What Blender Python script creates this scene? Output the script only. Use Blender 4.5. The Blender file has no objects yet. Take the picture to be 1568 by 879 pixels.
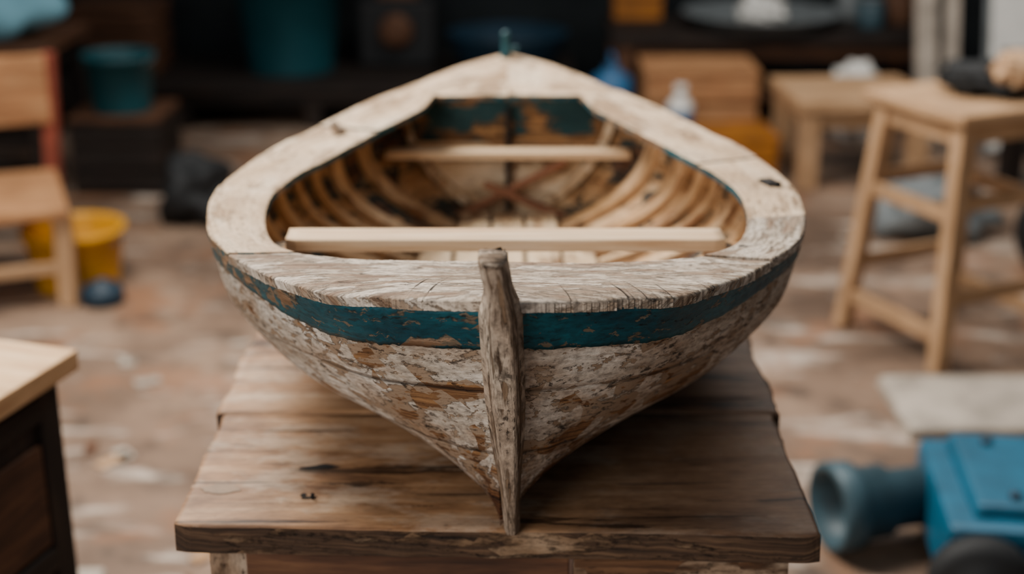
import bpy, bmesh, math, random
from mathutils import Vector, Matrix, Euler, noise
random.seed(7)
def lin(c):
    out=[]
    for x in c:
        x=x/255.0
        out.append(x/12.92 if x<=0.04045 else ((x+0.055)/1.055)**2.4)
    return (out[0],out[1],out[2],1.0)
def lerp(a,b,k): return a+(b-a)*k
def smooth(x):
    x=max(0,min(1,x)); return x*x*(3-2*x)
def nz(x,y,z=0.0): return noise.noise(Vector((x,y,z)))

# ---------------------------------------------------------------- materials
class NT:
    def __init__(s,name):
        s.mat=bpy.data.materials.new(name); s.mat.use_nodes=True
        s.t=s.mat.node_tree; s.p=s.t.nodes['Principled BSDF']
    def n(s,typ,**kw):
        nd=s.t.nodes.new(typ)
        for k,v in kw.items(): setattr(nd,k,v)
        return nd
    def l(s,a,b): s.t.links.new(a,b)
    def coord(s,kind='UV'): return s.n('ShaderNodeTexCoord').outputs[kind]
    def mapping(s,vec,scale,loc=(0,0,0)):
        m=s.n('ShaderNodeMapping'); s.l(vec,m.inputs['Vector'])
        m.inputs['Scale'].default_value=scale; m.inputs['Location'].default_value=loc
        return m.outputs[0]
    def noise(s,vec,scale=1,detail=6,rough=.55,dist=0):
        t=s.n('ShaderNodeTexNoise'); s.l(vec,t.inputs['Vector'])
        t.inputs['Scale'].default_value=scale; t.inputs['Detail'].default_value=detail
        t.inputs['Roughness'].default_value=rough; t.inputs['Distortion'].default_value=dist
        return t.outputs[0]
    def vor(s,vec,scale=1,feature='F1',out='Color'):
        t=s.n('ShaderNodeTexVoronoi',feature=feature); s.l(vec,t.inputs['Vector'])
        t.inputs['Scale'].default_value=scale
        return t.outputs[out]
    def math(s,op,a,b=None,c=None,clamp=False):
        m=s.n('ShaderNodeMath',operation=op); m.use_clamp=clamp
        for i,x in enumerate((a,b,c)):
            if x is None: continue
            if isinstance(x,(int,float)): m.inputs[i].default_value=x
            else: s.l(x,m.inputs[i])
        return m.outputs[0]
    def ramp(s,fac,stops,interp='LINEAR'):
        r=s.n('ShaderNodeValToRGB'); s.l(fac,r.inputs[0]); cr=r.color_ramp; cr.interpolation=interp
        while len(cr.elements)<len(stops): cr.elements.new(0.5)
        for e,(p,c) in zip(cr.elements,stops):
            e.position=p; e.color=c if len(c)==4 else lin(c)
        return r.outputs[0]
    def mix(s,fac,a,b,mode='MIX'):
        m=s.n('ShaderNodeMix',data_type='RGBA',blend_type=mode)
        for i,x in ((0,fac),(6,a),(7,b)):
            if isinstance(x,(int,float)): m.inputs[i].default_value=x
            elif isinstance(x,tuple): m.inputs[i].default_value=x if len(x)==4 else lin(x)
            else: s.l(x,m.inputs[i])
        return m.outputs[2]
    def bump(s,h,strength=.5,dist=.002):
        b=s.n('ShaderNodeBump'); b.inputs['Strength'].default_value=strength
        b.inputs['Distance'].default_value=dist; s.l(h,b.inputs['Height'])
        s.l(b.outputs[0],s.p.inputs['Normal'])
    def done(s,col,rough=.75,spec=.3,metal=0):
        if isinstance(col,tuple): s.p.inputs['Base Color'].default_value=col if len(col)==4 else lin(col)
        else: s.l(col,s.p.inputs['Base Color'])
        if isinstance(rough,(int,float)): s.p.inputs['Roughness'].default_value=rough
        else: s.l(rough,s.p.inputs['Roughness'])
        s.p.inputs['Specular IOR Level'].default_value=spec
        s.p.inputs['Metallic'].default_value=metal
        return s.mat
W4=(1,1,1,1); K4=(0,0,0,1)

def weathered(name,paint,wood,thr=.5,soft=.02,a=14,b=45,seam=None,vbias=0.0,voff=0.15,crack=.04,bump=.7,bd=.003,grime=.35,under=None,grain=(8,220),rough=.8,low=.5,stain=None,stainamt=.7,ckb=.8,primer=.07,seamw=1.0,warp=.35,cell=.14,chips=0.0,rimk=.45,lowdirt=None,rot=0.0):
    s=NT(name); uv=s.coord('UV')
    warpn=s.n('ShaderNodeTexNoise'); s.l(s.mapping(uv,(11,16,1)),warpn.inputs['Vector']); warpn.inputs['Detail'].default_value=4
    wv=s.n('ShaderNodeVectorMath',operation='MULTIPLY_ADD'); s.l(warpn.outputs['Color'],wv.inputs[0]); wv.inputs[1].default_value=(.03*warp,.012*warp,0); s.l(uv,wv.inputs[2])
    uw=wv.outputs[0]
    n1=s.noise(s.mapping(uw,(a,b,1)),1,12,.66,0)
    nl=s.noise(s.mapping(uw,(a*.35,b*.28,1),(5,3,0)),1,5,.6)
    v=s.vor(s.mapping(uw,(a*2.4,b*1.4,1)),1)
    sep=s.n('ShaderNodeSeparateColor'); s.l(v,sep.inputs[0])
    m=s.math('ADD',n1,s.math('MULTIPLY',s.math('SUBTRACT',sep.outputs[0],.5),cell))
    m=s.math('ADD',m,s.math('MULTIPLY',s.math('SUBTRACT',nl,.5),low))
    sx=s.n('ShaderNodeSeparateXYZ'); s.l(uv,sx.inputs[0])
    if vbias:
        m=s.math('ADD',m,s.math('MULTIPLY',s.math('SUBTRACT',sx.outputs[1],voff),vbias))
    mask=s.ramp(m,[(thr-soft,K4),(thr+soft,W4)])
    if chips:
        cn=s.noise(s.mapping(uv,(a*4,b*3.2,1),(3,8,0)),1,5,.6)
        mask=s.math('MULTIPLY',mask,s.ramp(cn,[(.36+chips,K4),(.38+chips,W4)]))
    g=s.noise(s.mapping(uw,(grain[0],grain[1],1)),1,8,.6,.2)
    wc=s.ramp(g,[(.3,wood[0]),(.5,wood[1]),(.68,wood[2])])
    big=s.noise(s.mapping(uw,(7,20,1),(3,5,0)),1,5,.6)
    pc=s.ramp(big,[(.35,paint[0]),(.5,paint[1]),(.65,paint[2])])
    if stain:
        st=s.noise(s.mapping(uw,(9,16,1),(13,7,0)),1,8,.65)
        pc=s.mix(s.math('MULTIPLY',s.ramp(st,[(.47,K4),(.66,W4)]),stainamt),pc,stain)
    fine=s.noise(s.mapping(uv,(90,190,1)),1,6,.7)
    pc=s.mix(grime,pc,s.ramp(fine,[(.35,(70,60,50)),(.6,(255,255,255))]),'MULTIPLY')
    base=wc
    if under:
        m2=s.ramp(s.math('ADD',m,s.math('MULTIPLY',fine,.12)),[(thr-primer-soft+.06,K4),(thr-primer+soft+.06,W4)])
        base=s.mix(m2,wc,under)
    col=s.mix(mask,base,pc)
    if lowdirt:
        dn=s.noise(s.mapping(uw,(10,9,1),(21,7,0)),1,7,.65)
        dv=s.math('ADD',s.math('MULTIPLY',sx.outputs[1],3.2),s.math('MULTIPLY',s.math('SUBTRACT',dn,.5),1.5))
        col=s.mix(.85,col,s.ramp(dv,[(.12,lowdirt),(.5,W4)]),'MULTIPLY')
    ce=s.vor(s.mapping(uw,(a*.8,b*1.3,1)),1,'DISTANCE_TO_EDGE','Distance')
    ck=s.ramp(s.math('ADD',ce,s.math('MULTIPLY',s.math('SUBTRACT',fine,.45),.5)),[(0.0,K4),(crack,W4)])
    brk=s.ramp(s.noise(s.mapping(uv,(20,40,1),(7,2,0)),1,4,.6),[(.42,W4),(.56,K4)])
    ck=s.mix(brk,W4,ck)
    col=s.mix(ckb,col,s.mix(ck,(60,46,36),W4),'MULTIPLY')
    rim=s.ramp(m,[(thr-soft-.02,W4),(thr-soft*.6,(110,92,78)),(thr+soft*.4,W4)])
    col=s.mix(rimk,col,rim,'MULTIPLY')
    h=s.math('ADD',s.math('MULTIPLY',mask,.7),s.math('MULTIPLY',g,.4))
    h=s.math('ADD',h,s.math('MULTIPLY',ck,.4))
    h=s.math('ADD',h,s.math('MULTIPLY',fine,.35))
    if seam:
        vv=s.math('ADD',sx.outputs[1],s.math('MULTIPLY',s.math('SUBTRACT',big,.5),.004))
        fr=s.math('PINGPONG',vv,seam/2)
        sm=s.ramp(fr,[(.0004*seamw,(40,30,24)),(.0016*seamw,W4)])
        brk2=s.ramp(nl,[(.40,W4),(.56,(60,60,60))])
        col=s.mix(s.math('MULTIPLY',brk2,.8),col,sm,'MULTIPLY'); h=s.math('ADD',h,s.math('MULTIPLY',sm,.6))
    s.bump(h,bump,bd)
    return s.done(col,rough,.25)

def wood(name,c,a=6,b=90,rough=.7,bump=.4,bd=.0015,blotch=.3,spec=.3):
    s=NT(name); uv=s.coord('UV')
    g=s.noise(s.mapping(uv,(a,b,1)),1,8,.6,.6)
    col=s.ramp(g,[(.3,c[0]),(.5,c[1]),(.7,c[2])])
    bl=s.noise(s.mapping(uv,(5,9,1),(2,9,0)),1,6,.65)
    col=s.mix(blotch,col,s.ramp(bl,[(.35,(75,60,48)),(.6,(255,255,255))]),'MULTIPLY')
    s.bump(g,bump,bd)
    return s.done(col,rough,spec)

def tabletop(name):
    s=NT(name); uv=s.coord('UV'); o=s.coord('Object')
    g=s.noise(s.mapping(uv,(2.2,70,1)),1,10,.66,.3)
    g2=s.noise(s.mapping(uv,(4,20,1),(4,4,0)),1,9,.66,.4)
    col=s.ramp(g,[(.3,(150,112,80)),(.5,(180,144,110)),(.7,(200,168,136))])
    col=s.mix(.7,col,s.ramp(g2,[(.34,(116,84,60)),(.5,(218,198,176)),(.62,W4)]),'MULTIPLY')
    bl=s.noise(s.mapping(o,(5,9,1),(1,4,0)),1,8,.64,.3)
    col=s.mix(.7,col,s.ramp(bl,[(.36,(120,96,78)),(.54,(255,255,255))]),'MULTIPLY')
    gy=s.noise(s.mapping(o,(7,14,1),(11,4,0)),1,9,.7,.1)
    col=s.mix(s.math('MULTIPLY',s.ramp(gy,[(.52,K4),(.60,W4)]),.4),col,(200,180,158))
    spots=s.noise(s.mapping(o,(30,60,1),(3,4,0)),1,6,.7)
    col=s.mix(.6,col,s.ramp(spots,[(.30,(70,52,40)),(.38,W4)]),'MULTIPLY')
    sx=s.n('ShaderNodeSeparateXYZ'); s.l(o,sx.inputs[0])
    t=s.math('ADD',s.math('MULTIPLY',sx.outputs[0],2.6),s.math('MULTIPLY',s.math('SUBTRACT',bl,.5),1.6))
    col=s.mix(s.math('MULTIPLY',s.ramp(t,[(-.0,K4),(.40,W4)]),.74),col,s.mix(.9,(88,64,48),s.ramp(g2,[(.3,(120,110,100)),(.6,W4)]),'MULTIPLY'))  # right half darkened: brown stain with the boat's shade painted into the colour
    ce=s.vor(s.mapping(uv,(1.6,34,1)),1,'DISTANCE_TO_EDGE','Distance')
    fine=s.noise(s.mapping(uv,(60,200,1)),1,6,.72)
    ck=s.ramp(s.math('ADD',ce,s.math('MULTIPLY',s.math('SUBTRACT',g2,.46),.7)),[(0.0,(54,40,30)),(.012,W4)])
    col=s.mix(.7,col,ck,'MULTIPLY')
    col=s.mix(.3,col,s.ramp(fine,[(.35,(90,80,70)),(.6,W4)]),'MULTIPLY')
    h=s.math('ADD',s.math('MULTIPLY',g,.5),s.math('ADD',s.math('MULTIPLY',g2,.5),s.math('MULTIPLY',fine,.3)))
    s.bump(h,.6,.002)
    return s.done(col,.6,.3)

def plain(name,c,rough=.6,var=.25,scale=12,spec=.4,metal=0):
    s=NT(name); o=s.coord('Object')
    n=s.noise(o,scale,6,.6)
    col=s.mix(var,c,s.ramp(n,[(.3,(60,60,60)),(.62,(255,255,255))]),'MULTIPLY')
    s.bump(n,.2,.003)
    return s.done(col,rough,spec,metal)

M={}
M['hull']=weathered('hull_peeling_paint',[(168,152,134),(204,192,177),(230,222,210)],[(50,34,24),(112,78,50),(170,128,84)],thr=.505,soft=.008,a=12,b=30,seam=.075,vbias=1.0,voff=.13,under=(146,124,102),crack=.03,grime=.6,low=.9,stain=(156,116,76),stainamt=.65,primer=.10,bd=.004,bump=.85,chips=.04,cell=.24,warp=.2,lowdirt=(140,102,72))
M['teal']=weathered('teal_band_paint',[(2,58,70),(3,74,86),(10,92,104)],[(58,42,30),(118,90,68),(160,134,110)],thr=.425,soft=.008,a=14,b=40,crack=.03,grime=.5,under=(100,90,76),rough=.5,low=.85,primer=.05,chips=.02,cell=.2,warp=.2)
M['foredeck']=weathered('foredeck_weathered',[(170,152,132),(202,186,168),(228,214,198)],[(60,45,34),(116,92,73),(160,136,112)],thr=.46,soft=.025,a=14,b=56,crack=.03,grime=.7,under=(150,130,110),bd=.003,low=.8,primer=.08,bump=.8,stain=(138,114,92),stainamt=.55,warp=.15,rimk=.3,chips=.03)
M['sidedeck']=weathered('sidedeck_wood',[(192,162,128),(216,188,156),(230,208,180)],[(104,80,60),(154,126,96),(190,160,128)],thr=.39,soft=.04,a=7,b=34,crack=.02,grime=.4,bump=.5,low=.7,warp=.15,rimk=.25,stain=(166,140,114),stainamt=.55)
M['stem']=weathered('stem_grey_wood',[(150,130,110),(184,164,144),(208,192,172)],[(56,42,32),(114,92,72),(154,130,104)],thr=.46,soft=.04,a=12,b=130,crack=.04,grime=.65,grain=(10,360),bd=.003,low=.7,warp=.08,rimk=.3)
M['inner']=weathered('inner_planking',[(140,98,60),(182,140,96),(212,178,138)],[(40,26,17),(86,56,36),(136,92,58)],thr=.48,soft=.03,a=9,b=20,seam=.0375,crack=.03,grime=.35,under=(44,62,62),low=.6,seamw=2.5,warp=.2)
M['rib']=weathered('rib_wood',[(176,134,88),(202,162,118),(220,188,150)],[(76,50,32),(140,98,64),(176,132,90)],thr=.42,soft=.04,a=10,b=40,crack=.02,grime=.3,warp=.1,rimk=.2)
M['bulkteal']=weathered('bulkhead_teal',[(20,48,50),(32,60,62),(54,76,72)],[(80,56,38),(134,94,56),(170,128,82)],thr=.47,soft=.04,a=8,b=14,crack=.03,grime=.3,warp=.4)
M['bulk']=weathered('bulkhead_planks',[(186,150,112),(212,184,148),(228,206,176)],[(84,60,44),(146,106,72),(180,140,100)],thr=.42,soft=.04,a=8,b=14,seam=.05,crack=.03,grime=.25,seamw=2)
M['thwart']=wood('thwart_pine',[(200,160,120),(218,186,148),(230,204,172)],a=5,b=80,blotch=.18)
M['brace']=wood('brace_redwood',[(90,58,42),(138,92,66),(164,118,88)],a=8,b=80)
M['dark']=plain('black_gap',(18,15,13),.9,.1)
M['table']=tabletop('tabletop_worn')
M['edge']=weathered('table_edge_dark',[(92,68,50),(118,92,68),(160,134,108)],[(32,24,18),(64,46,33),(96,72,52)],thr=.57,soft=.04,a=10,b=40,crack=.05,grime=.4,warp=.2)
M['knot']=plain('stain_patch',(136,112,90),.7,.3,60)
M['apron']=weathered('apron_boards',[(120,94,72),(146,122,100),(166,146,126)],[(50,34,24),(88,60,40),(120,86,60)],thr=.52,soft=.05,a=7,b=30,crack=.03,grime=.4,warp=.2)
M['lightwood']=wood('light_wood',[(160,122,86),(186,148,110),(206,170,134)],a=5,b=50,blotch=.3)
M['cabtop']=wood('cabinet_top_wood',[(176,134,94),(206,166,122),(222,186,146)],a=5,b=40,blotch=.15)
M['tanwood']=wood('tan_wood',[(134,90,58),(168,120,80),(188,144,102)],a=5,b=40,blotch=.3)
M['brownwood']=wood('brown_wood',[(50,32,22),(86,56,38),(116,80,54)],a=5,b=40)
M['darkwood']=wood('dark_wood',[(18,14,12),(34,26,22),(52,40,32)],a=5,b=40)
M['redwood']=wood('red_wood',[(90,40,30),(134,64,48),(158,84,62)],a=5,b=40)
M['orange']=plain('ochre_paint',(160,98,28),.6,.5,8)
M['yellow']=plain('yellow_plastic',(210,148,16),.45,.3,10)
M['bluem']=plain('blue_machine_paint',(8,86,114),.5,.45,9)
M['slate']=plain('slate_blue_metal',(50,76,86),.5,.4,14)
M['navy']=plain('navy_paint',(18,44,60),.5,.3,8)
M['tealp']=plain('teal_plastic',(18,74,82),.5,.25,6)
M['bluec']=plain('pale_blue_cloth',(110,162,180),.9,.3,6)
M['white']=plain('white_plastic',(222,220,214),.6,.2,8)
M['slab']=plain('plaster_board',(182,170,156),.85,.5,9)
M['black']=plain('black_rubber',(20,22,24),.7,.2,10)
M['grey']=plain('grey_metal',(110,116,118),.45,.3,10)
M['blue']=plain('blue_plastic',(40,96,140),.5,.2,8)

def floormat():
    s=NT('worn_floor'); o=s.coord('Object')
    n=s.noise(o,1.6,8,.62,.4); n2=s.noise(s.mapping(o,(1.0,3.2,1),(4,2,0)),2.6,8,.65,.5)
    col=s.ramp(n,[(.32,(82,64,51)),(.5,(122,99,82)),(.66,(154,129,108))])
    sp=s.ramp(n2,[(.55,K4),(.66,W4)])
    col=s.mix(s.math('MULTIPLY',sp,.75),col,(204,190,176))
    n3=s.noise(o,3.3,6,.6)
    col=s.mix(s.math('MULTIPLY',s.ramp(n3,[(.54,K4),(.64,W4)]),.6),col,(140,92,58))
    n4=s.noise(s.mapping(o,(1,1,1),(8,1,0)),6,6,.7)
    col=s.mix(s.math('MULTIPLY',s.ramp(n4,[(.53,K4),(.64,W4)]),.7),col,(54,45,39))
    s.bump(n4,.4,.01)
    return s.done(col,.6,.4)
M['floor']=floormat()
def wallmat(name,c):
    s=NT(name); o=s.coord('Object')
    n=s.noise(o,1.5,8,.6)
    col=s.ramp(n,[(.3,tuple(int(x*.5) for x in c)),(.6,c)])
    s.bump(n,.3,.01); return s.done(col,.9,.1)
M['wall']=wallmat('dark_wall',(34,38,40))
M['wallside']=wallmat('side_wall_plaster',(84,78,70))

# ---------------------------------------------------------------- mesh builder
class B:
    def __init__(s): s.v=[];s.f=[];s.uv=[];s.m=[];s.s=[]
    def add(s,V,F,U,mat,sm=False):
        o=len(s.v); s.v+= [tuple(x) for x in V]
        for f,u in zip(F,U):
            s.f.append([i+o for i in f]); s.uv.append(u); s.m.append(mat); s.s.append(sm)
    def slab(s,G1,G2,mat=0,mat2=None,uvs=None,sm=True,mate=None):
        R=len(G1);C=len(G1[0]); mat2=mat if mat2 is None else mat2; mate=mat if mate is None else mate
        if uvs is None:
            ru=random.uniform(0,20)
            uvs=[[0]*C for _ in range(R)]
            for i in range(R):
                for j in range(C):
                    pu=uvs[i-1][j][0]+(G1[i][j]-G1[i-1][j]).length if i else ru
                    pv=uvs[i][j-1][1]+(G1[i][j]-G1[i][j-1]).length if j else ru*.37
                    uvs[i][j]=(pu,pv)
        o=len(s.v)
        for G in (G1,G2):
            for r in G: s.v+=[tuple(p) for p in r]
        a=lambda i,j:o+i*C+j
        b=lambda i,j:o+R*C+i*C+j
        def q(idx,u,m,smf): s.f.append(idx); s.uv.append(u); s.m.append(m); s.s.append(smf)
        for i in range(R-1):
            for j in range(C-1):
                u=[uvs[i][j],uvs[i+1][j],uvs[i+1][j+1],uvs[i][j+1]]
                q([a(i,j),a(i+1,j),a(i+1,j+1),a(i,j+1)],u,mat,sm)
                q([b(i,j),b(i,j+1),b(i+1,j+1),b(i+1,j)],[u[0],u[3],u[2],u[1]],mat2,sm)
        T=(G1[0][0]-G2[0][0]).length
        for i in range(R-1):
            for j in (0,C-1):
                u0,u1=uvs[i][j],uvs[i+1][j]
                q([a(i,j),b(i,j),b(i+1,j),a(i+1,j)] if j==0 else [a(i,j),a(i+1,j),b(i+1,j),b(i,j)],
                  [u0,(u0[0],u0[1]+T),(u1[0],u1[1]+T),u1] if j==0 else [u0,u1,(u1[0],u1[1]+T),(u0[0],u0[1]+T)],mate,False)
        for j in range(C-1):
            for i in (0,R-1):
                u0,u1=uvs[i][j],uvs[i][j+1]
                q([a(i,j),a(i,j+1),b(i,j+1),b(i,j)],[u0,u1,(u1[0]+T,u1[1]),(u0[0]+T,u0[1])],mate,False)
    def box(s,c,size,rot=(0,0,0),mat=0,bev=.004,mtx=None,taper=None,sub=1):
        bm=bmesh.new(); bmesh.ops.create_cube(bm,size=1)
        for v in bm.verts:
            v.co=Vector((v.co.x*size[0],v.co.y*size[1],v.co.z*size[2]))
            if taper and v.co.z>0: v.co.x*=taper; v.co.y*=taper
        bv=min(bev,min(size)*.45)
        if bv>0: bmesh.ops.bevel(bm,geom=list(bm.edges),offset=bv,segments=2,affect='EDGES',profile=.6)
        bm.normal_update()
        la=max(range(3),key=lambda k:size[k]); ru=random.uniform(0,20); rv=random.uniform(0,9)
        X=mtx if mtx is not None else Matrix.Translation(c)@Euler(rot).to_matrix().to_4x4()
        bm.verts.index_update()
        V=[X@v.co for v in bm.verts]; F=[];U=[]
        for f in bm.faces:
            n=f.normal; a=max(range(3),key=lambda k:abs(n[k]))
            oth=[k for k in range(3) if k!=a]
            if la in oth: ku=la; kv=[k for k in oth if k!=la][0]
            else: ku,kv=oth
            F.append([v.index for v in f.verts]); U.append([(v.co[ku]+ru,v.co[kv]+rv+a*.3) for v in f.verts])
        bm.free(); s.add(V,F,U,mat)
    def beam(s,p0,p1,w,d,mat=0,bev=.004,up=(0,1,0)):
        p0=Vector(p0);p1=Vector(p1);z=(p1-p0); L=z.length; z.normalize()
        y=Vector(up); y=(y-z*y.dot(z)).normalized(); x=y.cross(z)
        R=Matrix((x,y,z)).transposed().to_4x4()
        s.box(None,(w,d,L),mat=mat,bev=bev,mtx=Matrix.Translation((p0+p1)/2)@R)
    def lathe(s,prof,c=(0,0,0),axis=(0,0,1),seg=28,mat=0,sm=True,jit=0):
        z=Vector(axis).normalized(); q=z.to_track_quat('Z','Y').to_matrix().to_4x4()
        X=Matrix.Translation(c)@q; V=[];F=[];U=[]; n=len(prof)
        for r,h in prof:
            for k in range(seg):
                a=2*math.pi*k/seg; rr=max(r,1e-4)*(1+jit*nz(math.cos(a)*2,math.sin(a)*2,h*9))
                V.append(X@Vector((rr*math.cos(a),rr*math.sin(a),h)))
        for i in range(n-1):
            for k in range(seg):
                k2=(k+1)%seg
                F.append([i*seg+k,i*seg+k2,(i+1)*seg+k2,(i+1)*seg+k])
                R=prof[i][0]; U.append([(prof[i][1],k/seg),(prof[i][1],(k+1)/seg),(prof[i+1][1]+.001,(k+1)/seg),(prof[i+1][1]+.001,k/seg)])
        F.append(list(range(seg))[::-1]); U.append([(0,0)]*seg)
        F.append([(n-1)*seg+k for k in range(seg)]); U.append([(0,0)]*seg)
        s.add(V,F,U,mat,sm)
    def blob(s,c,size,amp=.15,fr=2.0,mat=0,seed=0,flat=True):
        bm=bmesh.new(); bmesh.ops.create_icosphere(bm,subdivisions=4,radius=1)
        V=[]
        for v in bm.verts:
            p=v.co.copy(); k=1+amp*nz(p.x*fr+seed,p.y*fr,p.z*fr)*1.6
            p=Vector((p.x*size[0]*k,p.y*size[1]*k,p.z*size[2]*k))
            if flat and p.z<-size[2]*.75: p.z=-size[2]*.75
            V.append(p+Vector(c))
        F=[[v.index for v in f.verts] for f in bm.faces]; U=[[(V[i].x,V[i].y) for i in f] for f in F]
        bm.free(); s.add(V,F,U,mat,True)
    def finish(s,name,mats,origin=(0,0,0),parent=None,rot=0):
        me=bpy.data.meshes.new(name); O=Vector(origin)
        vs=[Vector(v)-O for v in s.v] if parent is None else [Vector(v) for v in s.v]
        me.from_pydata([tuple(v) for v in vs],[],s.f)
        ul=me.uv_layers.new(name='UVMap'); k=0
        flat=[c for u in s.uv for p in u for c in p]
        ul.data.foreach_set('uv',flat)
        me.polygons.foreach_set('material_index',s.m); me.polygons.foreach_set('use_smooth',s.s)
        for m in mats: me.materials.append(M[m])
        bm=bmesh.new(); bm.from_mesh(me); bmesh.ops.recalc_face_normals(bm,faces=bm.faces); bm.to_mesh(me); bm.free()
        me.update()
        ob=bpy.data.objects.new(name,me); bpy.context.scene.collection.objects.link(ob)
        if parent: 
            ob.parent=parent; ob.location=-parent.location
        else: ob.location=O; ob.rotation_euler=(0,0,rot)
        return ob
def empty(name,loc):
    e=bpy.data.objects.new(name,None); e.location=loc; e.empty_display_size=.1
    bpy.context.scene.collection.objects.link(e); return e

# ---------------------------------------------------------------- the boat
BX=-.006
TZ=.82
SH=[(1.026,.006,1.098),(1.055,.085,1.090),(1.100,.146,1.078),(1.215,.222,1.060),(1.324,.280,1.050),(1.418,.307,1.045),
    (1.53,.322,1.042),(1.637,.317,1.040),(1.768,.290,1.040),(1.861,.256,1.040),(2.016,.200,1.042),(2.122,.133,1.05),(2.20,.075,1.06),(2.262,.004,1.07)]
INN=[(1.237,0),(1.237,.06),(1.237,.115),(1.250,.168),(1.31,.220),(1.40,.2475),(1.51,.2595),(1.61,.2495),(1.733,.208),(1.83,.175),(1.985,.118),(2.045,.105),(2.045,.05),(2.045,0)]
NT_=len(SH)-1
def cr(tab,t):
    i=max(0,min(len(tab)-2,int(math.floor(t)))); f=t-i
    p=[tab[max(0,i-1)],tab[i],tab[i+1],tab[min(len(tab)-1,i+2)]]
    out=[]
    for k in range(len(tab[0])):
        a,b,c,d=(q[k] for q in p)
        if i==0: a=2*b-c
        if i+2>len(tab)-1: d=2*c-b
        out.append(.5*((2*b)+(-a+c)*f+(2*a-5*b+4*c-d)*f*f+(-a+3*b-3*c+d)*f**3))
    return out
def li(tab,t):
    i=max(0,min(len(tab)-2,int(math.floor(t)))); f=t-i
    return [lerp(a,b,f) for a,b in zip(tab[i],tab[i+1])]
ZK=.8235
DT=.0075
YF=1.172
def stemy(h): return YF-(YF-1.026)*h**1.15
def hp(t,h,side):
    t=max(0,min(NT_,t)); Y,b,zs=cr(SH,t); zs-=DT-.001; b=max(b,.002)
    u=(Y-1.026)/(2.262-1.026); u=max(0,min(1,u))
    kb_=smooth(u/.19); ks=smooth((1-u)/.34)
    kk=min(kb_,ks)
    n=lerp(1.42,3.4,kk); m=lerp(.98,1.06,kk)
    if ks<kb_: m=lerp(1.1,1.06,ks)
    w=(1-(1-h)**n)**m if h<1 else 1
    zk=ZK+.03*u**5
    z=zk+(zs-zk)*h
    yb=stemy(h); ys=2.20+.062*h
    return Vector((BX+side*(.005+max(0,b-.005)*w), yb+(ys-yb)*u, z))
def hpo(t,h,side,off):
    p=hp(t,h,side)
    if off==0: return p
    e=.02
    dt=hp(t+e,h,side)-hp(t-e,h,side); dh=hp(t,min(1,h+e),side)-hp(t,max(0,h-e),side)
    n=dt.cross(dh)
    if n.length<1e-9: n=Vector((side,0,0))
    n.normalize()
    if n.x*side<0: n=-n
    return p+n*off
boat=empty('wooden_rowboat',(BX,1.6,TZ))
LAPS=4
# hull shell
hull=B()
tn=170; qn=80
arc=[0]
for i in range(1,tn+1):
    arc.append(arc[-1]+(hp(i*NT_/tn,1,1)-hp((i-1)*NT_/tn,1,1)).length)
def arcat(t):
    x=max(0,min(tn-1e-6,t/NT_*tn)); i=int(x); return lerp(arc[i],arc[i+1],x-i)
for side in (-1,1):
    G1=[];G2=[];UV=[]
    for i in range(tn+1):
        t=i*NT_/tn; r1=[];r2=[];ru=[]
        for j in range(qn+1):
            q=j/qn; h=q**1.5
            fr=(q*LAPS)%1.0
            off=.0007*(1-fr) if j<qn else 0
            off+=.0014*nz(t*1.8,q*6,side*3)+.0006*nz(t*12,q*26,side)
            off*=min(1,t*2+.2)*min(1,q*5+.1)
            r1.append(hpo(t,h,side,off)); r2.append(hpo(t,max(h,.02),side,-.009))
            ru.append((arc[i]+side*5+10,q*.3))
        G1.append(r1);G2.append(r2);UV.append(ru)
    for r in G2:
        for p in r:
            if (p.x-BX)*side<.0005: p.x=BX+side*.0005
    hull.slab(G1,G2,0,1,UV)
hull.finish('hull',['hull','inner'],parent=boat)
# teal band
band=B()
for side in (-1,1):
    G1=[];G2=[];UV=[]
    N=320
    for i in range(N+1):
        t=i*NT_/N
        Y,b,zs=cr(SH,t); u=(Y-1.026)/1.236
        hb=lerp(.042,.017,smooth(u/.24))+.0018*nz(t*4,side*4,1)+.0018*nz(t*15,side*4,7)+.0010*nz(t*40,side*4,7)
        hr=hb/(zs-.011-ZK)
        r1=[];r2=[];ru=[]
        for j in range(9):
            h=1-hr*(1-j/8)
            o=.0024+.0007*nz(t*8,j*.5,side)
            r1.append(hpo(t,h,side,o)); r2.append(hpo(t,h,side,-.001)); ru.append((arcat(t)+side*7+20,hb*j/8+side))
        G1.append(r1);G2.append(r2);UV.append(ru)
    band.slab(G1,G2,0,0,UV)
band.finish('teal_sheer_strake',['teal'],parent=boat)
# decks
deck=B()
def dpt(t,w,side,top=True,dz=0,rough=1):
    Y,b,zs=cr(SH,t)
    x=b+.0042*min(1,b/.05)
    if t<.02 or t>NT_-.02: x=0
    if t<1.0: Y-=.003
    jag=(.0010*nz(t*9,side*3.3)+.0018*nz(t*33,side*5)+.0012*nz(t*80,side*5)) if t<3.6 else (.0008*nz(t*7,side*3.3)+.0006*nz(t*45,side*5))
    x+=rough*jag*min(1,b/.05)
    if t<1.5: Y+=rough*.0014*nz(t*38,side*8)*min(1,t*3)
    iy,ix=(cr(INN,t) if 3.0<t<10.0 else li(INN,t))
    ix+=rough*.0008*nz(t*14,side*9) if 2.2<t<10.8 else 0
    iy+=rough*.0010*nz(t*14,side*19) if t<2.3 else 0
    izs=zs if 3<t<11 else (1.060 if t<3 else 1.046)
    X=lerp(x,ix,w); YY=lerp(Y,iy,w); z=lerp(zs,izs,smooth(w) if t<3 else w)
    z+=dz+.0012*nz(X*14*side+3,YY*14)*rough+.0003*nz(X*80,YY*60)*rough
    if w<.001: z-=.0015
    if not top: z-=DT
    return Vector((BX+side*X,YY,z))
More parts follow.
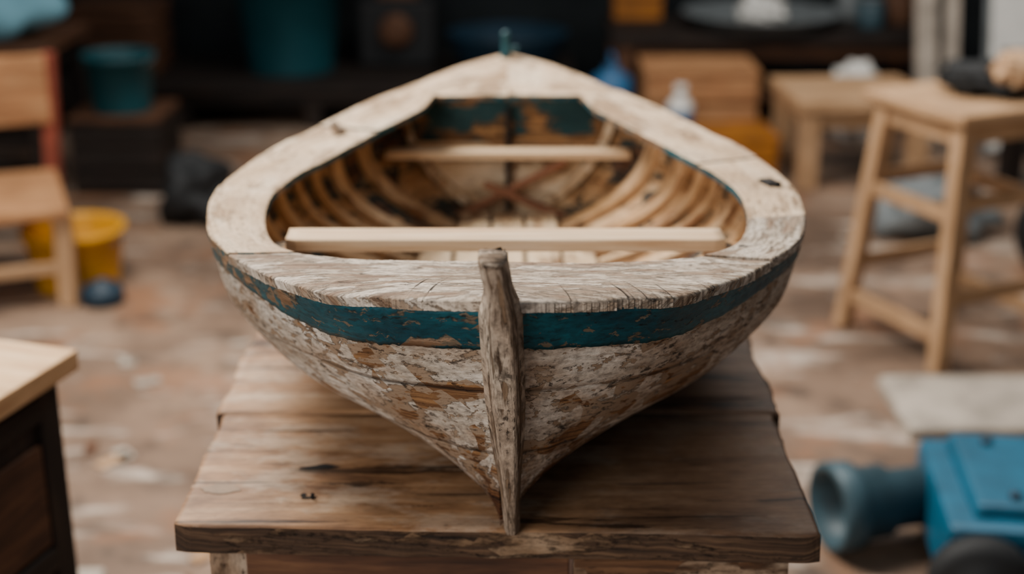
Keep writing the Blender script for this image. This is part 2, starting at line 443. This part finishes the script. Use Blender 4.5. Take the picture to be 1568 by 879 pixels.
segsL=[(0,3.55,1.6,0.001,0),(3.57,6.3,1,.0022,1),(6.32,9.1,1,.0,1),(9.12,11.0,1,.0015,1),(11.0,13,1,.001,1)]
segsR=[(0,3.3,1.6,-.0005,0),(3.32,5.2,1,.002,0),(5.22,7.5,1,.0,1),(7.52,10.6,1,.001,1),(10.62,11.0,1,0,1),(11.0,13,1,.0012,1)]
for side,segs in ((-1,segsL),(1,segsR)):
    for (t0,t1,rg,dz,mi) in segs:
        n=int((t1-t0)*60)+3; G1=[];G2=[];UV=[]
        C=20; ru0=random.uniform(0,9)
        for i in range(n+1):
            t=lerp(t0,t1,i/n)
            ws=[0,.02]+[k/(C-1) for k in range(1,C-1)]+[1]
            r1=[dpt(t,w,side,True,dz,rg*.8) for w in ws]
            r2=[dpt(t,w,side,False,dz,rg*.8) for w in ws]
            G1.append(r1);G2.append(r2)
            if t0==0 and mi==0: UV.append([(p.x+ru0,p.y+ru0) for p in r1])
            else: UV.append([(arcat(t)+ru0,w*.075+ru0) for w in ws])
        deck.slab(G1,G2,mi,mi,UV,mate=0 if mi==0 else 2)
deck.finish('deck_planks',['foredeck','sidedeck','teal'],parent=boat)
# stem post
st=B()
ZT=1.1465
zl=[TZ+.0005+i*(ZT-TZ)/110 for i in range(111)]
G=[];seg=40
for z in zl:
    h=(z-ZK)/(1.087-ZK); hh=max(h,0)
    k=(z-TZ)/(ZT-TZ)
    yf=stemy(hh)-lerp(.013,.019,min(1,k*2))
    w=lerp(.0075,.0172,smooth(k/.55)) if k<.8 else lerp(.0172,.0112,smooth((k-.8)/.12))
    dep=lerp(.026,.042,smooth(k*3)) if k<.83 else lerp(.042,.028,smooth((k-.83)/.1))
    cx=BX+lerp(.006,-.005,k)-.003*smooth((k-.88)/.12)
    ring=[]
    for a in range(seg):
        an=2*math.pi*a/seg; c,s_=math.cos(an),math.sin(an)
        e=.34
        x=w*(abs(c)**e)*(1 if c>0 else -1); y=dep*.5*(abs(s_)**e)*(1 if s_>0 else -1)
        if y<0: x*=lerp(1,.60,min(1,-y/(dep*.5)))
        d=1+.03*nz(c*2,s_*2,z*14)+.035*nz(c*7,s_*7,z*18)+.025*nz(c*9,s_*9,z*120)
        ring.append(Vector((cx+x*d,yf+dep*.5+y*(1+.03*nz(c*3,s_*3,z*30)),z)))
    G.append(ring)
for a,p in enumerate(G[-1]): p.z+= .004*nz(a*1.3,2,5)+(p.y-G[-1][0].y)*.2
V=[p for r in G for p in r];F=[];U=[]
per=.10
for i in range(len(G)-1):
    for a in range(seg):
        b=(a+1)%seg
        F.append([i*seg+a,i*seg+b,(i+1)*seg+b,(i+1)*seg+a]); U.append([(zl[i],a/seg*per),(zl[i],(a+1)/seg*per),(zl[i+1],(a+1)/seg*per),(zl[i+1],a/seg*per)])
F.append(list(range(seg))[::-1]);U.append([(V[i].x,V[i].y*.3) for i in F[-1]])
F.append([(len(G)-1)*seg+a for a in range(seg)]);U.append([(V[i].x*3,V[i].y) for i in F[-1]])
st.add(V,F,U,0,True)
so=st.finish('stem_post',['stem'],parent=boat)
# keel
kb=B()
G1=[];G2=[]
for i in range(40):
    y=lerp(1.19,2.21,i/39); zt=ZK+.006+.03*((y-1.19)/1.02)**5
    G1.append([Vector((BX-.006,y,zt)),Vector((BX+.006,y,zt))])
    zb=TZ+.0005
    G2.append([Vector((BX-.006,y,zb)),Vector((BX+.006,y,zb))])
kb.slab(G1,G2,0)
kb.beam((BX,2.235,TZ+.012),(BX,2.278,1.065),.02,.03,mat=0)
kb.finish('keel',['stem'],parent=boat)
# ribs
rb=B()
t=2.4
while t<10.0:
    for side in (-1,1):
        G1=[];G2=[]
        for j in range(25):
            q=lerp(.16,.985,j/24); h=q**1.5
            r1=[];r2=[]
            for d in (-.10,-.06,.06,.10):
                o=.018 if abs(d)<.08 else .0165
                r1.append(hpo(t+d,h,side,-o)); r2.append(hpo(t+d,h,side,-.008))
            G1.append(r1);G2.append(r2)
        rb.slab(G1,G2,0)
    t+=.52
rb.finish('ribs',['rib'],parent=boat)
# bulkhead
bk=B()
G1=[];G2=[];UV=[]
T=10.5; R=48
for j in range(R+1):
    h=lerp(.03,1.0,j/R); pl=hpo(T,h,-1,-.009); pr=hpo(T,h,1,-.009)
    r1=[];r2=[];ru=[]
    for i in range(31):
        p=pl.lerp(pr,i/30); r1.append(p+Vector((0,-.006,0))); r2.append(p+Vector((0,.006,0))); ru.append((p.x+2,p.z+1))
    G1.append(r1);G2.append(r2);UV.append(ru)
sp=int(R*.68)
bk.slab(G1[:sp+1],G2[:sp+1],0,0,UV[:sp+1]); bk.slab([[p+Vector((0,-.004,0)) for p in r] for r in G1[sp:]],G2[sp:],1,1,UV[sp:])
def onb(X,z,d=0.0):
    return (BX+X,2.028+(z-.85)*.16-.012-d,z)
bk.beam(onb(.0,.862),onb(.0,1.03),.008,.008,mat=2,bev=.001)
bk.beam(onb(-.088,.868,.012),onb(.085,.955,.012),.010,.010,mat=3,bev=.002)
bk.beam(onb(.105,.868,.022),onb(-.035,.925,.022),.011,.010,mat=3,bev=.002)
for sd in (-1,1):
    for j in range(6,R-2,2):
        a=G1[j][0 if sd<0 else -1]; b_=G1[j+2][0 if sd<0 else -1]
        bk.beam(a+Vector((-sd*.006,-.008,0)),b_+Vector((-sd*.006,-.008,0)),.012,.012,mat=0,bev=.001)
bk.finish('stern_bulkhead',['bulk','bulkteal','dark','brace'],parent=boat)
# floor boards
fb=B()
for k,x in enumerate((-.096,-.048,-.0,.048,.096)):
    y1=2.0 if abs(x)<.08 else 1.86
    fb.box((BX+x,(1.30+y1)/2,.880+.001*(k%2)),(.043,y1-1.30,.008),mat=0,bev=.002)
fb.finish('floor_boards',['bulk'],parent=boat)
# thwarts
tw=B()
def board(bd,x0,x1,y0,y1,zt,th,mat=0,amp=.001,nx=40,ny=6,mate=None,skew=(0,0),zamp=.4,je=True,uvo=None):
    G1=[];G2=[];UV=[]
    sd=random.uniform(0,50)
    for i in range(nx+1):
        r1=[];r2=[];ru=[]
        for j in range(ny+1):
            x=lerp(x0,x1,i/nx);y=lerp(y0,y1,j/ny)
            y+=lerp(skew[0],skew[1],i/nx)*(1-j/ny)
            ex=amp*(nz(y*14,sd)+.4*nz(y*70,sd)) if i in(0,nx) else 0
            ey=amp*(.6*nz(x*5,sd+5)+.3*nz(x*45,sd)) if j==0 and je else 0
            cxr=min(i,nx-i)/nx*(x1-x0)
            if j==0 and je and cxr<.012: ey+=(.012-cxr)*.5
            edge=(i in(0,nx) or (j==0 and je))
            p=Vector((x+ex*1.4,y+ey,zt+amp*zamp*.5*nz(x*4,y*14,7)-(amp*.25 if edge else 0)))
            r1.append(p); r2.append(Vector((x+ex*.5,y+ey*.5+ (amp*.5*nz(x*33,sd+9) if j==0 and je else 0),zt-th)))
            if uvo: ru.append((p.x+uvo,p.y+uvo))
        G1.append(r1);G2.append(r2);UV.append(ru)
    bd.slab(G1,G2,mat,mat,UV if uvo else None,mate=mate,sm=True)
board(tw,BX-.228,BX+.226,1.394,1.437,1.031,.012,amp=.0012)
board(tw,BX-.176,BX+.176,1.985,2.016,.977,.010,amp=.001)
for sd in (-1,1):
    tw.box((BX+sd*.256,1.415,1.012),(.060,.030,.012),mat=1,bev=.002)
    tw.box((BX+sd*.222,1.415,1.011),(.03,.030,.016),mat=1,bev=.002)
tw.finish('thwarts',['thwart','inner'],parent=boat)
# small fittings
ft=B()
p=dpt(8.95,.45,-1); ft.box((p.x,p.y,p.z+.005),(.014,.026,.010),rot=(0,0,.5),mat=0,bev=.003)
ft.blob((p.x-.004,p.y-.008,p.z+.012),(.006,.006,.006),.2,2,0)
p=dpt(6.55,.35,1); ft.box((p.x,p.y,p.z+.0015),(.016,.026,.005),rot=(0,0,.35),mat=1,bev=.001); ft.box((p.x+.004,p.y-.012,p.z+.003),(.008,.012,.008),rot=(0,0,.6),mat=1,bev=.002)
p=dpt(3.9,.75,1); ft.box((p.x,p.y,p.z+.0005),(.016,.009,.003),rot=(0,0,-.5),mat=1,bev=.001)
ft.finish('deck_fittings',['stem','dark'],parent=boat)
sp_=B()
sp_.lathe([(.008,0),(.009,.010),(.006,.014),(.006,.040),(.007,.044),(.003,.048)],(BX-.004,2.238,1.062),seg=16,mat=0)
sp_.box((BX+.008,2.238,1.082),(.016,.010,.008),mat=0,bev=.003)
sp_.finish('stern_pintle',['tealp'],parent=boat)

# ---------------------------------------------------------------- table
tb=B()
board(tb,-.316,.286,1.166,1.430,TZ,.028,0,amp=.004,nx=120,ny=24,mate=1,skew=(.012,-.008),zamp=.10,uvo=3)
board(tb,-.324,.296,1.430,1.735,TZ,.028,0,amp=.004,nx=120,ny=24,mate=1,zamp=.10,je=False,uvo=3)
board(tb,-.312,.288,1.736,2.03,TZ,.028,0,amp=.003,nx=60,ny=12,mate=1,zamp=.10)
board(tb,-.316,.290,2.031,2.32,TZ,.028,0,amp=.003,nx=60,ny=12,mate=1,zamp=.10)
zt=TZ-.029
for x,y in ((-.262,1.21),(.232,1.21),(-.262,2.26),(.232,2.26)):
    tb.box((x,y,zt/2),(.05,.05,zt),mat=2,bev=.004)
def apr(x0,x1,y,z0,z1,mat): tb.box(((x0+x1)/2,y,(z0+z1)/2),(x1-x0-.002,.018,z1-z0),mat=mat,bev=.002)
apr(-.252,.055,1.190,zt-.09,zt-.001,3); apr(.057,.262,1.186,zt-.09,zt-.001,2)
apr(-.262,.232,2.27,zt-.09,zt-.001,2)
for x in (-.27,.24): tb.box((x,1.735,zt-.046),(.018,1.0,.09),mat=3,bev=.002)
tb.box((-.015,1.735,.25),(.5,1.02,.02),mat=3,bev=.003)
def mark(cx,cy,rx,ry,mat,z=.0006,sd=0,pw=1.0,rot=0):
    V=[];n=28
    for i in range(n):
        a=2*math.pi*i/n; c,s_=math.cos(a),math.sin(a)
        k=1+.25*nz(c*2+sd,s_*2)
        x=rx*c*k; y=ry*(abs(s_)**pw)*(1 if s_>0 else -1)*k
        V.append(Vector((cx+x*math.cos(rot)-y*math.sin(rot),cy+x*math.sin(rot)+y*math.cos(rot),TZ+z)))
    tb.add(V,[list(range(n))],[[(v.x,v.y) for v in V]],mat)
mark(-.195,1.298,.021,.0042,4,.0008,2,1.6,.1); mark(-.188,1.300,.012,.0052,4,.0009,5,1.8,-.1)
mark(-.197,1.233,.008,.0022,4,.0008,3,1,.2); mark(-.203,1.238,.003,.004,4,.0009,3)
tb.lathe([(.002,0),(.002,.005),(.001,.006)],(-.193,1.232,TZ),seg=10,mat=4)
mark(-.286,1.251,.019,.010,6,.0007,8)
mark(.15,1.262,.05,.0008,4,.0008,1,1,.03); mark(.22,1.47,.06,.0015,4,.0008,9,1,.04)
mark(-.22,1.385,.06,.0008,4,.0008,6,1,.02)
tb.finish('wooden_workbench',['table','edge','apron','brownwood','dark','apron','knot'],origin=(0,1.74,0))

# ---------------------------------------------------------------- room
fl=B(); fl.box((0,3.2,-.05),(8,10,.1),mat=0,bev=0); fl.finish('floor',['floor'])
wl=B(); wl.box((0,7.35,1.5),(8,.1,3),mat=0,bev=0); wl.finish('wall_back',['wall'])
wl=B(); wl.box((-4.05,2.65,1.5),(.1,9.5,3),mat=0,bev=0); wl.finish('wall_left',['wallside'])
wl=B(); wl.box((4.05,2.65,1.5),(.1,9.5,3),mat=0,bev=0); wl.finish('wall_right',['wallside'])

# right stool
s_=B()
ft_=[Vector((1.128,3.487,0)),Vector((.957,3.85,0)),Vector((1.317,4.02,0)),Vector((1.49,3.66,0))]
c=sum(ft_,Vector())/4
tp=[c+(f-c)*.74+Vector((0,0,.665)) for f in ft_]
for f,t_ in zip(ft_,tp): s_.beam(f,t_,.043,.043,0,.005,up=(ft_[1]-ft_[0]))
def onleg(i,z): return ft_[i].lerp(tp[i],z/.665)
for i,j,za,zb in ((0,1,.10,.10),(1,2,.2,.2),(2,3,.10,.10),(3,0,.2,.2),(0,1,.42,.42),(2,3,.42,.42),(3,0,.45,.45),(1,2,.45,.45)):
    s_.beam(onleg(i,za),onleg(j,zb),.022,.04,0,.004,up=(0,0,1))
ang=math.atan2((ft_[1]-ft_[0]).x*-1,(ft_[1]-ft_[0]).y)
s_.box((c.x,c.y,.68),(.40,.40,.032),rot=(0,0,ang),mat=0,bev=.01)
for a,b_ in ((0,1),(1,2),(2,3),(3,0)):
    s_.beam(tp[a]+Vector((0,0,-.035)),tp[b_]+Vector((0,0,-.035)),.02,.05,0,.003,up=(0,0,1))
s_.finish('wooden_bar_stool',['lightwood'],origin=(c.x,c.y,0))
r_=B(); r_.blob((c.x+.05,c.y+.03,.732),(.12,.11,.046),.3,3,0,4); r_.blob((c.x+.1,c.y-.05,.77),(.06,.05,.05),.3,3,1,8)
r_.finish('rag_pile',['black','lightwood'],origin=(c.x,c.y,.70))

# left chair
ch=B()
A=Vector((-1.33,4.02,0)); Bk=Vector((-1.50,4.46,0)); Cc=Vector((-1.92,4.30,0)); D=Vector((-1.76,3.86,0))
ctr=(A+Bk+Cc+D)/4
zs_=.285
def inn(p,k): return ctr+(p-ctr)*k
ch.beam(A,inn(A,.9)+Vector((.03,0,zs_)),.05,.05,1,.005); ch.beam(D,inn(D,.9)+Vector((0,0,zs_)),.05,.05,1,.005)
ch.beam(Bk,Bk+Vector((.03,.03,.68)),.045,.045,2,.005); ch.beam(Cc,Cc+Vector((.0,.03,.68)),.045,.045,2,.005)
ch.box((ctr.x+.01,ctr.y-.02,zs_+.01),(.50,.50,.035),rot=(0,0,math.radians(21)),mat=0,bev=.01)
ch.beam(Bk+Vector((.03,.0,.57)),Cc+Vector((-.02,.0,.57)),.22,.03,0,.008,up=(.3,-1,0))
ch.beam(A+Vector((-.02,0,.12)),D+Vector((0,0,.12)),.02,.035,1,.003,up=(0,0,1))
ch.beam(Bk+Vector((0,0,.17)),Cc+Vector((0,0,.17)),.02,.035,1,.003,up=(0,0,1))
ch.beam(D+Vector((0,0,.16)),Cc+Vector((0,0,.16)),.02,.035,1,.003,up=(0,0,1))
ch.finish('wooden_chair',['tanwood','lightwood','redwood'],origin=(ctr.x,ctr.y,0))
def bucket(name,c,r0,r1,h,mat,mat2='grey',axis=(0,0,1)):
    b=B(); b.lathe([(r0*.2,0),(r0,0),(r0,.004),(r1,h*.9),(r1*1.06,h*.91),(r1*1.06,h),(r1*.97,h),(r1*.95,h*.9),(r0*.92,.012),(.001,.012)],c,axis,36,0)
    cc=Vector(c); pts=[]
    for k in range(13):
        a=math.pi*k/12; pts.append(cc+Vector((r1*1.06*math.cos(a),-r1*.75*math.sin(a)-0.002,h*.95-r1*.55*math.sin(a)*.6)))
    for p,q in zip(pts,pts[1:]): b.beam(p,q,.006,.006,1,.001,up=(0,0.3,1))
    return b.finish(name,[mat,mat2],origin=c)
bucket('yellow_bucket',(-1.36,4.22,0),.125,.15,.19,'yellow')
b=B(); b.lathe([(.001,0),(.05,0),(.065,.01),(.065,.04),(.05,.06),(.02,.065),(.02,.075),(.001,.08)],(-1.235,4.04,0),seg=24); b.finish('blue_paint_pot',['navy'],origin=(-1.235,4.04,0))
# left cabinet
cb=B(); an=math.radians(-17); C0=Vector((-.902,1.63,0)); RZ=Matrix.Rotation(an,4,'Z')
def cbx(c,sz,mat,bev=.004): cb.box(None,sz,mat=mat,bev=bev,mtx=Matrix.Translation(C0)@RZ@Matrix.Translation(c))
cbx((0,0,.735),(.5,.5,.030),0,.004)
cbx((0,0,.385),(.44,.44,.66),1,.004)
for x in(-.205,.205):
    for y in(-.205,.205): cbx((x,y,.36),(.045,.045,.719),2)
for z in (.685,.46,.24,.06): cbx((.222,0,z),(.012,.37,.035),2)
for z in (.56,.35,.15): cbx((.222,0,z),(.008,.36,.15),3)
cb.finish('side_cabinet',['cabtop','darkwood','darkwood','brownwood'],origin=C0)
# blue machine on the floor
mc=B()
mc.box((1.07,2.50,.105),(.48,.40,.15),mat=0,bev=.02,rot=(0,0,-.12)); mc.box((1.09,2.51,.19),(.42,.34,.03),mat=0,bev=.012,rot=(0,0,-.12),taper=.95)
for x in (.89,1.27):
    for y in (2.36,2.64): mc.box((x,y,.022),(.06,.06,.045),mat=2,bev=.006)
ax=Vector((-1,-.28,.0)).normalized(); c0=Vector((.86,2.62,.10))
mc.lathe([(.05,0),(.06,0),(.062,.10),(.075,.11),(.075,.17),(.09,.18),(.092,.23),(.078,.235),(.07,.19),(.03,.17),(.001,.17)],c0,ax,36,1)
mc.lathe([(.001,0),(.075,0),(.095,.012),(.095,.05),(.075,.062),(.04,.064),(.03,.08),(.001,.08)],(.86,2.29,.096),(-.25,-1,.05),36,2)
for k in range(5): mc.box((.96+.06*k,2.300-.007*k,.12),(.03,.012,.06),mat=3,bev=.003,rot=(0,0,-.12))
mc.box((1.15,2.5,.215),(.1,.06,.025),mat=3,bev=.008)
for x,y in ((.95,2.40),(1.22,2.38),(.97,2.64)): mc.lathe([(.001,0),(.012,0),(.012,.01),(.001,.012)],(x,y,.204),seg=10,mat=3)
mc.finish('blue_compressor',['bluem','slate','black','navy'],origin=(1.08,2.5,0))
b=B(); board(b,.95,1.75,3.08,3.41,.03,.028,0,amp=.012,nx=24,ny=10); b.finish('plaster_board',['slab'],origin=(1.3,3.25,0))
b=B(); b.box((.52,2.16,.03),(.5,.12,.06),rot=(0,0,.1),mat=0); b.box((.52,2.02,.025),(.5,.10,.05),rot=(0,0,-.06),mat=0); b.finish('timber_offcuts',['tanwood'],origin=(.52,2.1,0))
b=B(); board(b,-.88,-.80,2.40,2.47,.012,.011,0,amp=.01,nx=12,ny=6); b.finish('paper_scrap',['slab'],origin=(-.83,2.43,0))
# floor debris
b=B()
for k in range(110):
    x=random.uniform(-1.6,1.3); y=random.uniform(2.3,5.0)
    if abs(x)<.45 and y<2.5: continue
    if .4<x and 1.9<y<4.3: continue
    if x<-.95 and 3.6<y: continue
    if x<-.7 and y<2.6: continue
    b.box((x,y,.004),(random.uniform(.02,.09),random.uniform(.01,.04),.007),rot=(0,0,random.uniform(0,3)),mat=random.choice((0,1,1,2,2)),bev=.002)
b.finish('wood_shavings',['lightwood','brownwood','slab'])
def table(name,cx,cy,w,d,h,th,leg,mats,rot=0,shelf=None):
    b=B(); R=Matrix.Translation((cx,cy,0))@Matrix.Rotation(rot,4,'Z')
    f=lambda c,s,m:b.box(None,s,mat=m,mtx=R@Matrix.Translation(c))
    f((0,0,h-th/2),(w,d,th),0)
    for x in (-1,1):
        for y in (-1,1): f((x*(w/2-leg*.8),y*(d/2-leg*.8),(h-th)/2),(leg,leg,h-th),1)
    for y in (-1,1): f((0,y*(d/2-leg*.8),h-th-.04),(w-leg*2,.02,.07),1)
    for x in (-1,1): f((x*(w/2-leg*.8),0,h-th-.04),(.02,d-leg*2,.07),1)
    if shelf: f((0,0,shelf),(w-leg*2,d-leg,.02),1)
    return b.finish(name,mats,origin=(cx,cy,0))
table('low_wooden_bench',1.34,5.56,.54,.52,.35,.04,.07,['lightwood','lightwood'],.06)
def crate(name,cx,cy,w,d,h,mats,rot=0,n=3,z0=0):
    b=B(); R=Matrix.Translation((cx,cy,z0))@Matrix.Rotation(rot,4,'Z')
    f=lambda c,s,m:b.box(None,s,mat=m,mtx=R@Matrix.Translation(c))
    f((0,0,h/2),(w*.94,d*.94,h*.96),0)
    for k in range(n):
        z=h*(k+.5)/n
        for y in (-1,1): f((0,y*d*.485,z),(w,.016,h/n*.86),1)
        for x in (-1,1): f((x*w*.485,0,z),(.016,d*.97,h/n*.86),1)
    f((0,0,h+.008),(w*1.03,d*1.03,.02),2)
    return b.finish(name,mats,origin=(cx,cy,z0))
crate('ochre_crate',.78,5.95,.46,.36,.36,['brownwood','tanwood','tanwood'])
crate('ochre_crate.001',.82,5.55,.42,.28,.17,['brownwood','orange','orange'],.05,2)
bx_,by_=.66,5.5
b=B(); b.lathe([(.001,0),(.045,0),(.05,.01),(.05,.11),(.02,.145),(.02,.16),(.024,.162),(.024,.185),(.001,.186)],(bx_,by_,.189),seg=24,mat=0)
b.lathe([(.0505,.03),(.0512,.032),(.0512,.09),(.0505,.092)],(bx_,by_,.189),seg=24,mat=1); b.finish('white_bottle',['white','blue'],origin=(bx_,by_,.189))
b=B(); b.lathe([(.001,0),(.07,0),(.085,.01),(.09,.26),(.08,.32),(.03,.35),(.03,.37),(.001,.37)],(.42,5.95,0),seg=24); b.box((.42,5.95,.40),(.02,.12,.03),mat=0,bev=.008); b.finish('blue_jerry_can',['blue'],origin=(.42,5.95,0))
table('back_workbench',1.2,6.72,1.5,.6,.42,.05,.08,['darkwood','brownwood'],0,.12)
b=B(); b.lathe([(.001,0),(.30,0),(.36,.06),(.37,.065),(.36,.07),(.30,.015),(.001,.015)],(1.16,6.68,.421),seg=40); b.finish('metal_basin',['grey'],origin=(1.16,6.68,.421))
b=B(); b.blob((1.16,6.66,.49),(.10,.08,.07),.3,3,0,3); b.finish('white_cloth',['white'],origin=(1.16,6.66,.437))
b=B(); b.blob((1.50,6.14,.14),(.14,.12,.19),.25,3,0,6); b.finish('white_sack',['white'],origin=(1.5,6.14,0))
crate('small_crate',.60,6.90,.22,.16,.16,['brownwood','orange','orange'],z0=.421)
def jar(name,x,y,z,r,h,m,m2):
    b=B(); b.lathe([(.001,0),(r,0),(r*1.03,.01),(r*1.03,h*.8),(r*.8,h*.86),(r*.8,h*.9)],(x,y,z),seg=24,mat=0); b.lathe([(r*.86,h*.9),(r*.86,h),(.001,h)],(x,y,z),seg=24,mat=1); b.finish(name,[m,m2],origin=(x,y,z))
jar('paint_tin',1.66,6.62,.421,.06,.14,'slate','grey'); jar('paint_tin.001',1.82,6.75,.421,.07,.17,'brownwood','black'); jar('paint_tin.002',1.62,6.9,.421,.06,.2,'grey','white')
b=B(); b.beam((1.80,6.05,.0),(1.76,6.34,1.3),.09,.03,0,up=(0,-1,0)); b.beam((1.91,6.08,0),(1.90,6.37,1.3),.06,.03,0,up=(0,-1,0)); b.finish('leaning_planks',['slab'],origin=(1.8,6.1,0))
b=B(); b.beam((2.13,5.85,0.0),(2.15,6.2,1.2),.30,.02,0,up=(0,-1,0)); b.beam((2.13,5.83,.03),(2.15,6.18,1.2),.26,.02,1,up=(0,-1,0)); b.finish('white_panel_board',['grey','white'],origin=(2.13,5.9,0))
table('tool_bench',2.35,5.2,.9,.6,.52,.05,.08,['brownwood','darkwood'],.05,.15)
b=B()
for k,(x,y,sx,sy,sz,m) in enumerate(((2.05,5.15,.12,.1,.07,0),(2.3,5.1,.14,.1,.10,1),(2.55,5.2,.1,.1,.12,0),(2.2,5.3,.1,.1,.14,2))): b.blob((x,y,.52+sz*.75),(sx,sy,sz),.4,3,m,k*5)
b.finish('rag_bundle',['black','tanwood','grey'],origin=(2.3,5.2,.52))
table('paint_bench',-2.15,5.45,.9,.6,.58,.04,.07,['brownwood','darkwood'],0,.2)
b=B(); b.blob((-2.02,5.40,.732),(.32,.20,.195),.2,2,0,2); b.finish('pale_blue_sack',['bluec'],origin=(-2.0,5.4,.585))
crate('brown_crate',-1.50,5.42,.34,.34,.28,['darkwood','darkwood','brownwood'])
bucket('teal_bin',(-1.50,5.40,.299),.11,.13,.22,'tealp')
b=B(); b.box((-.98,6.75,.185),(2.55,.85,.03),mat=0)
for x in (-2.15,-1.5,-.9,-.3,.2):
    b.box((x,6.4,.085),(.08,.08,.17),mat=0); b.box((x,7.05,.085),(.08,.08,.17),mat=0)
b.box((-.98,6.36,.14),(2.5,.02,.06),mat=0); b.finish('low_platform',['darkwood'],origin=(-.98,6.75,0))
bucket('teal_tub',(-1.05,6.75,.201),.20,.25,.48,'tealp')
b=B(); b.box((-.55,6.95,.36),(.36,.3,.31),mat=0,bev=.02); b.lathe([(.001,0),(.08,0),(.08,.05),(.04,.06),(.001,.06)],(-.55,6.80,.38),(0,-1,0),24,1); b.box((-.55,6.95,.53),(.2,.1,.04),mat=1,bev=.01); b.finish('dark_toolbox',['black','brownwood'],origin=(-.55,6.95,.2))
b=B(); b.lathe([(.001,0),(.18,0),(.25,.08),(.285,.18),(.29,.19),(.27,.19),(.23,.08),(.001,.02)],(-.02,6.70,.201),seg=36); b.finish('navy_basin',['navy'],origin=(-.02,6.7,.201))
crate('brown_crate.001',-1.85,6.75,.4,.3,.3,['darkwood','brownwood','brownwood'],z0=.201)
b=B(); b.box((-.52,6.0,.06),(.12,.1,.12),mat=0); b.box((-.52,6.0,.15),(.09,.08,.06),mat=0); b.finish('wood_block',['tanwood'],origin=(-.52,6,0))
b=B(); b.blob((-1.12,4.9,.10),(.13,.12,.13),.3,2,0,2); b.finish('black_sack',['black'],origin=(-1.12,4.9,0))
b=B(); b.blob((1.45,4.75,.09),(.2,.15,.12),.3,2,0,2); b.finish('grey_sack',['grey'],origin=(1.45,4.75,0))
b=B(); b.beam((1.9,4.4,0),(1.85,4.6,.56),.3,.2,0,up=(0,-1,0)); b.lathe([(.001,0),(.12,0),(.12,.1),(.001,.1)],(1.75,4.3,.14),(-1,-.4,0),24,0); b.finish('black_machine',['black'],origin=(1.85,4.4,0))

# ---------------------------------------------------------------- lights, world, camera
def area(name,loc,target,size,power,col):
    l=bpy.data.lights.new(name,'AREA'); l.shape='RECTANGLE'; l.size=size[0]; l.size_y=size[1]; l.energy=power; l.color=col
    o=bpy.data.objects.new(name,l); o.location=loc; bpy.context.scene.collection.objects.link(o)
    o.rotation_euler=(Vector(target)-Vector(loc)).to_track_quat('-Z','Y').to_euler()
area('skylight_lamp',(-1.3,3.0,3.0),(0,1.5,.9),(1.4,1.4),230,(1,.94,.86))
area('front_fill_light',(-1.9,-1.3,2.0),(0,2.5,.6),(1.8,1.5),92,(1,.965,.92))  # added fill from behind the camera, brightens the hull front; no door there
area('floor_fill_light',(1.2,4.4,3.4),(0.6,4.0,0),(2,1.5),85,(1,.94,.87))  # added overhead fill to lift the floor midtones, not an actual skylight
w=bpy.data.worlds.new('workshop_ambient'); bpy.context.scene.world=w; w.use_nodes=True
w.node_tree.nodes['Background'].inputs[0].default_value=(.78,.86,.95,1); w.node_tree.nodes['Background'].inputs[1].default_value=.24
cam=bpy.data.cameras.new('camera'); co=bpy.data.objects.new('camera',cam); bpy.context.scene.collection.objects.link(co)
co.location=(0,0,1.47); co.rotation_euler=(math.radians(90-19.35),0,0)
cam.lens=50; cam.sensor_width=36; cam.dof.use_dof=True; cam.dof.focus_distance=1.18; cam.dof.aperture_fstop=2.8
cam.clip_start=.05
bpy.context.scene.camera=co
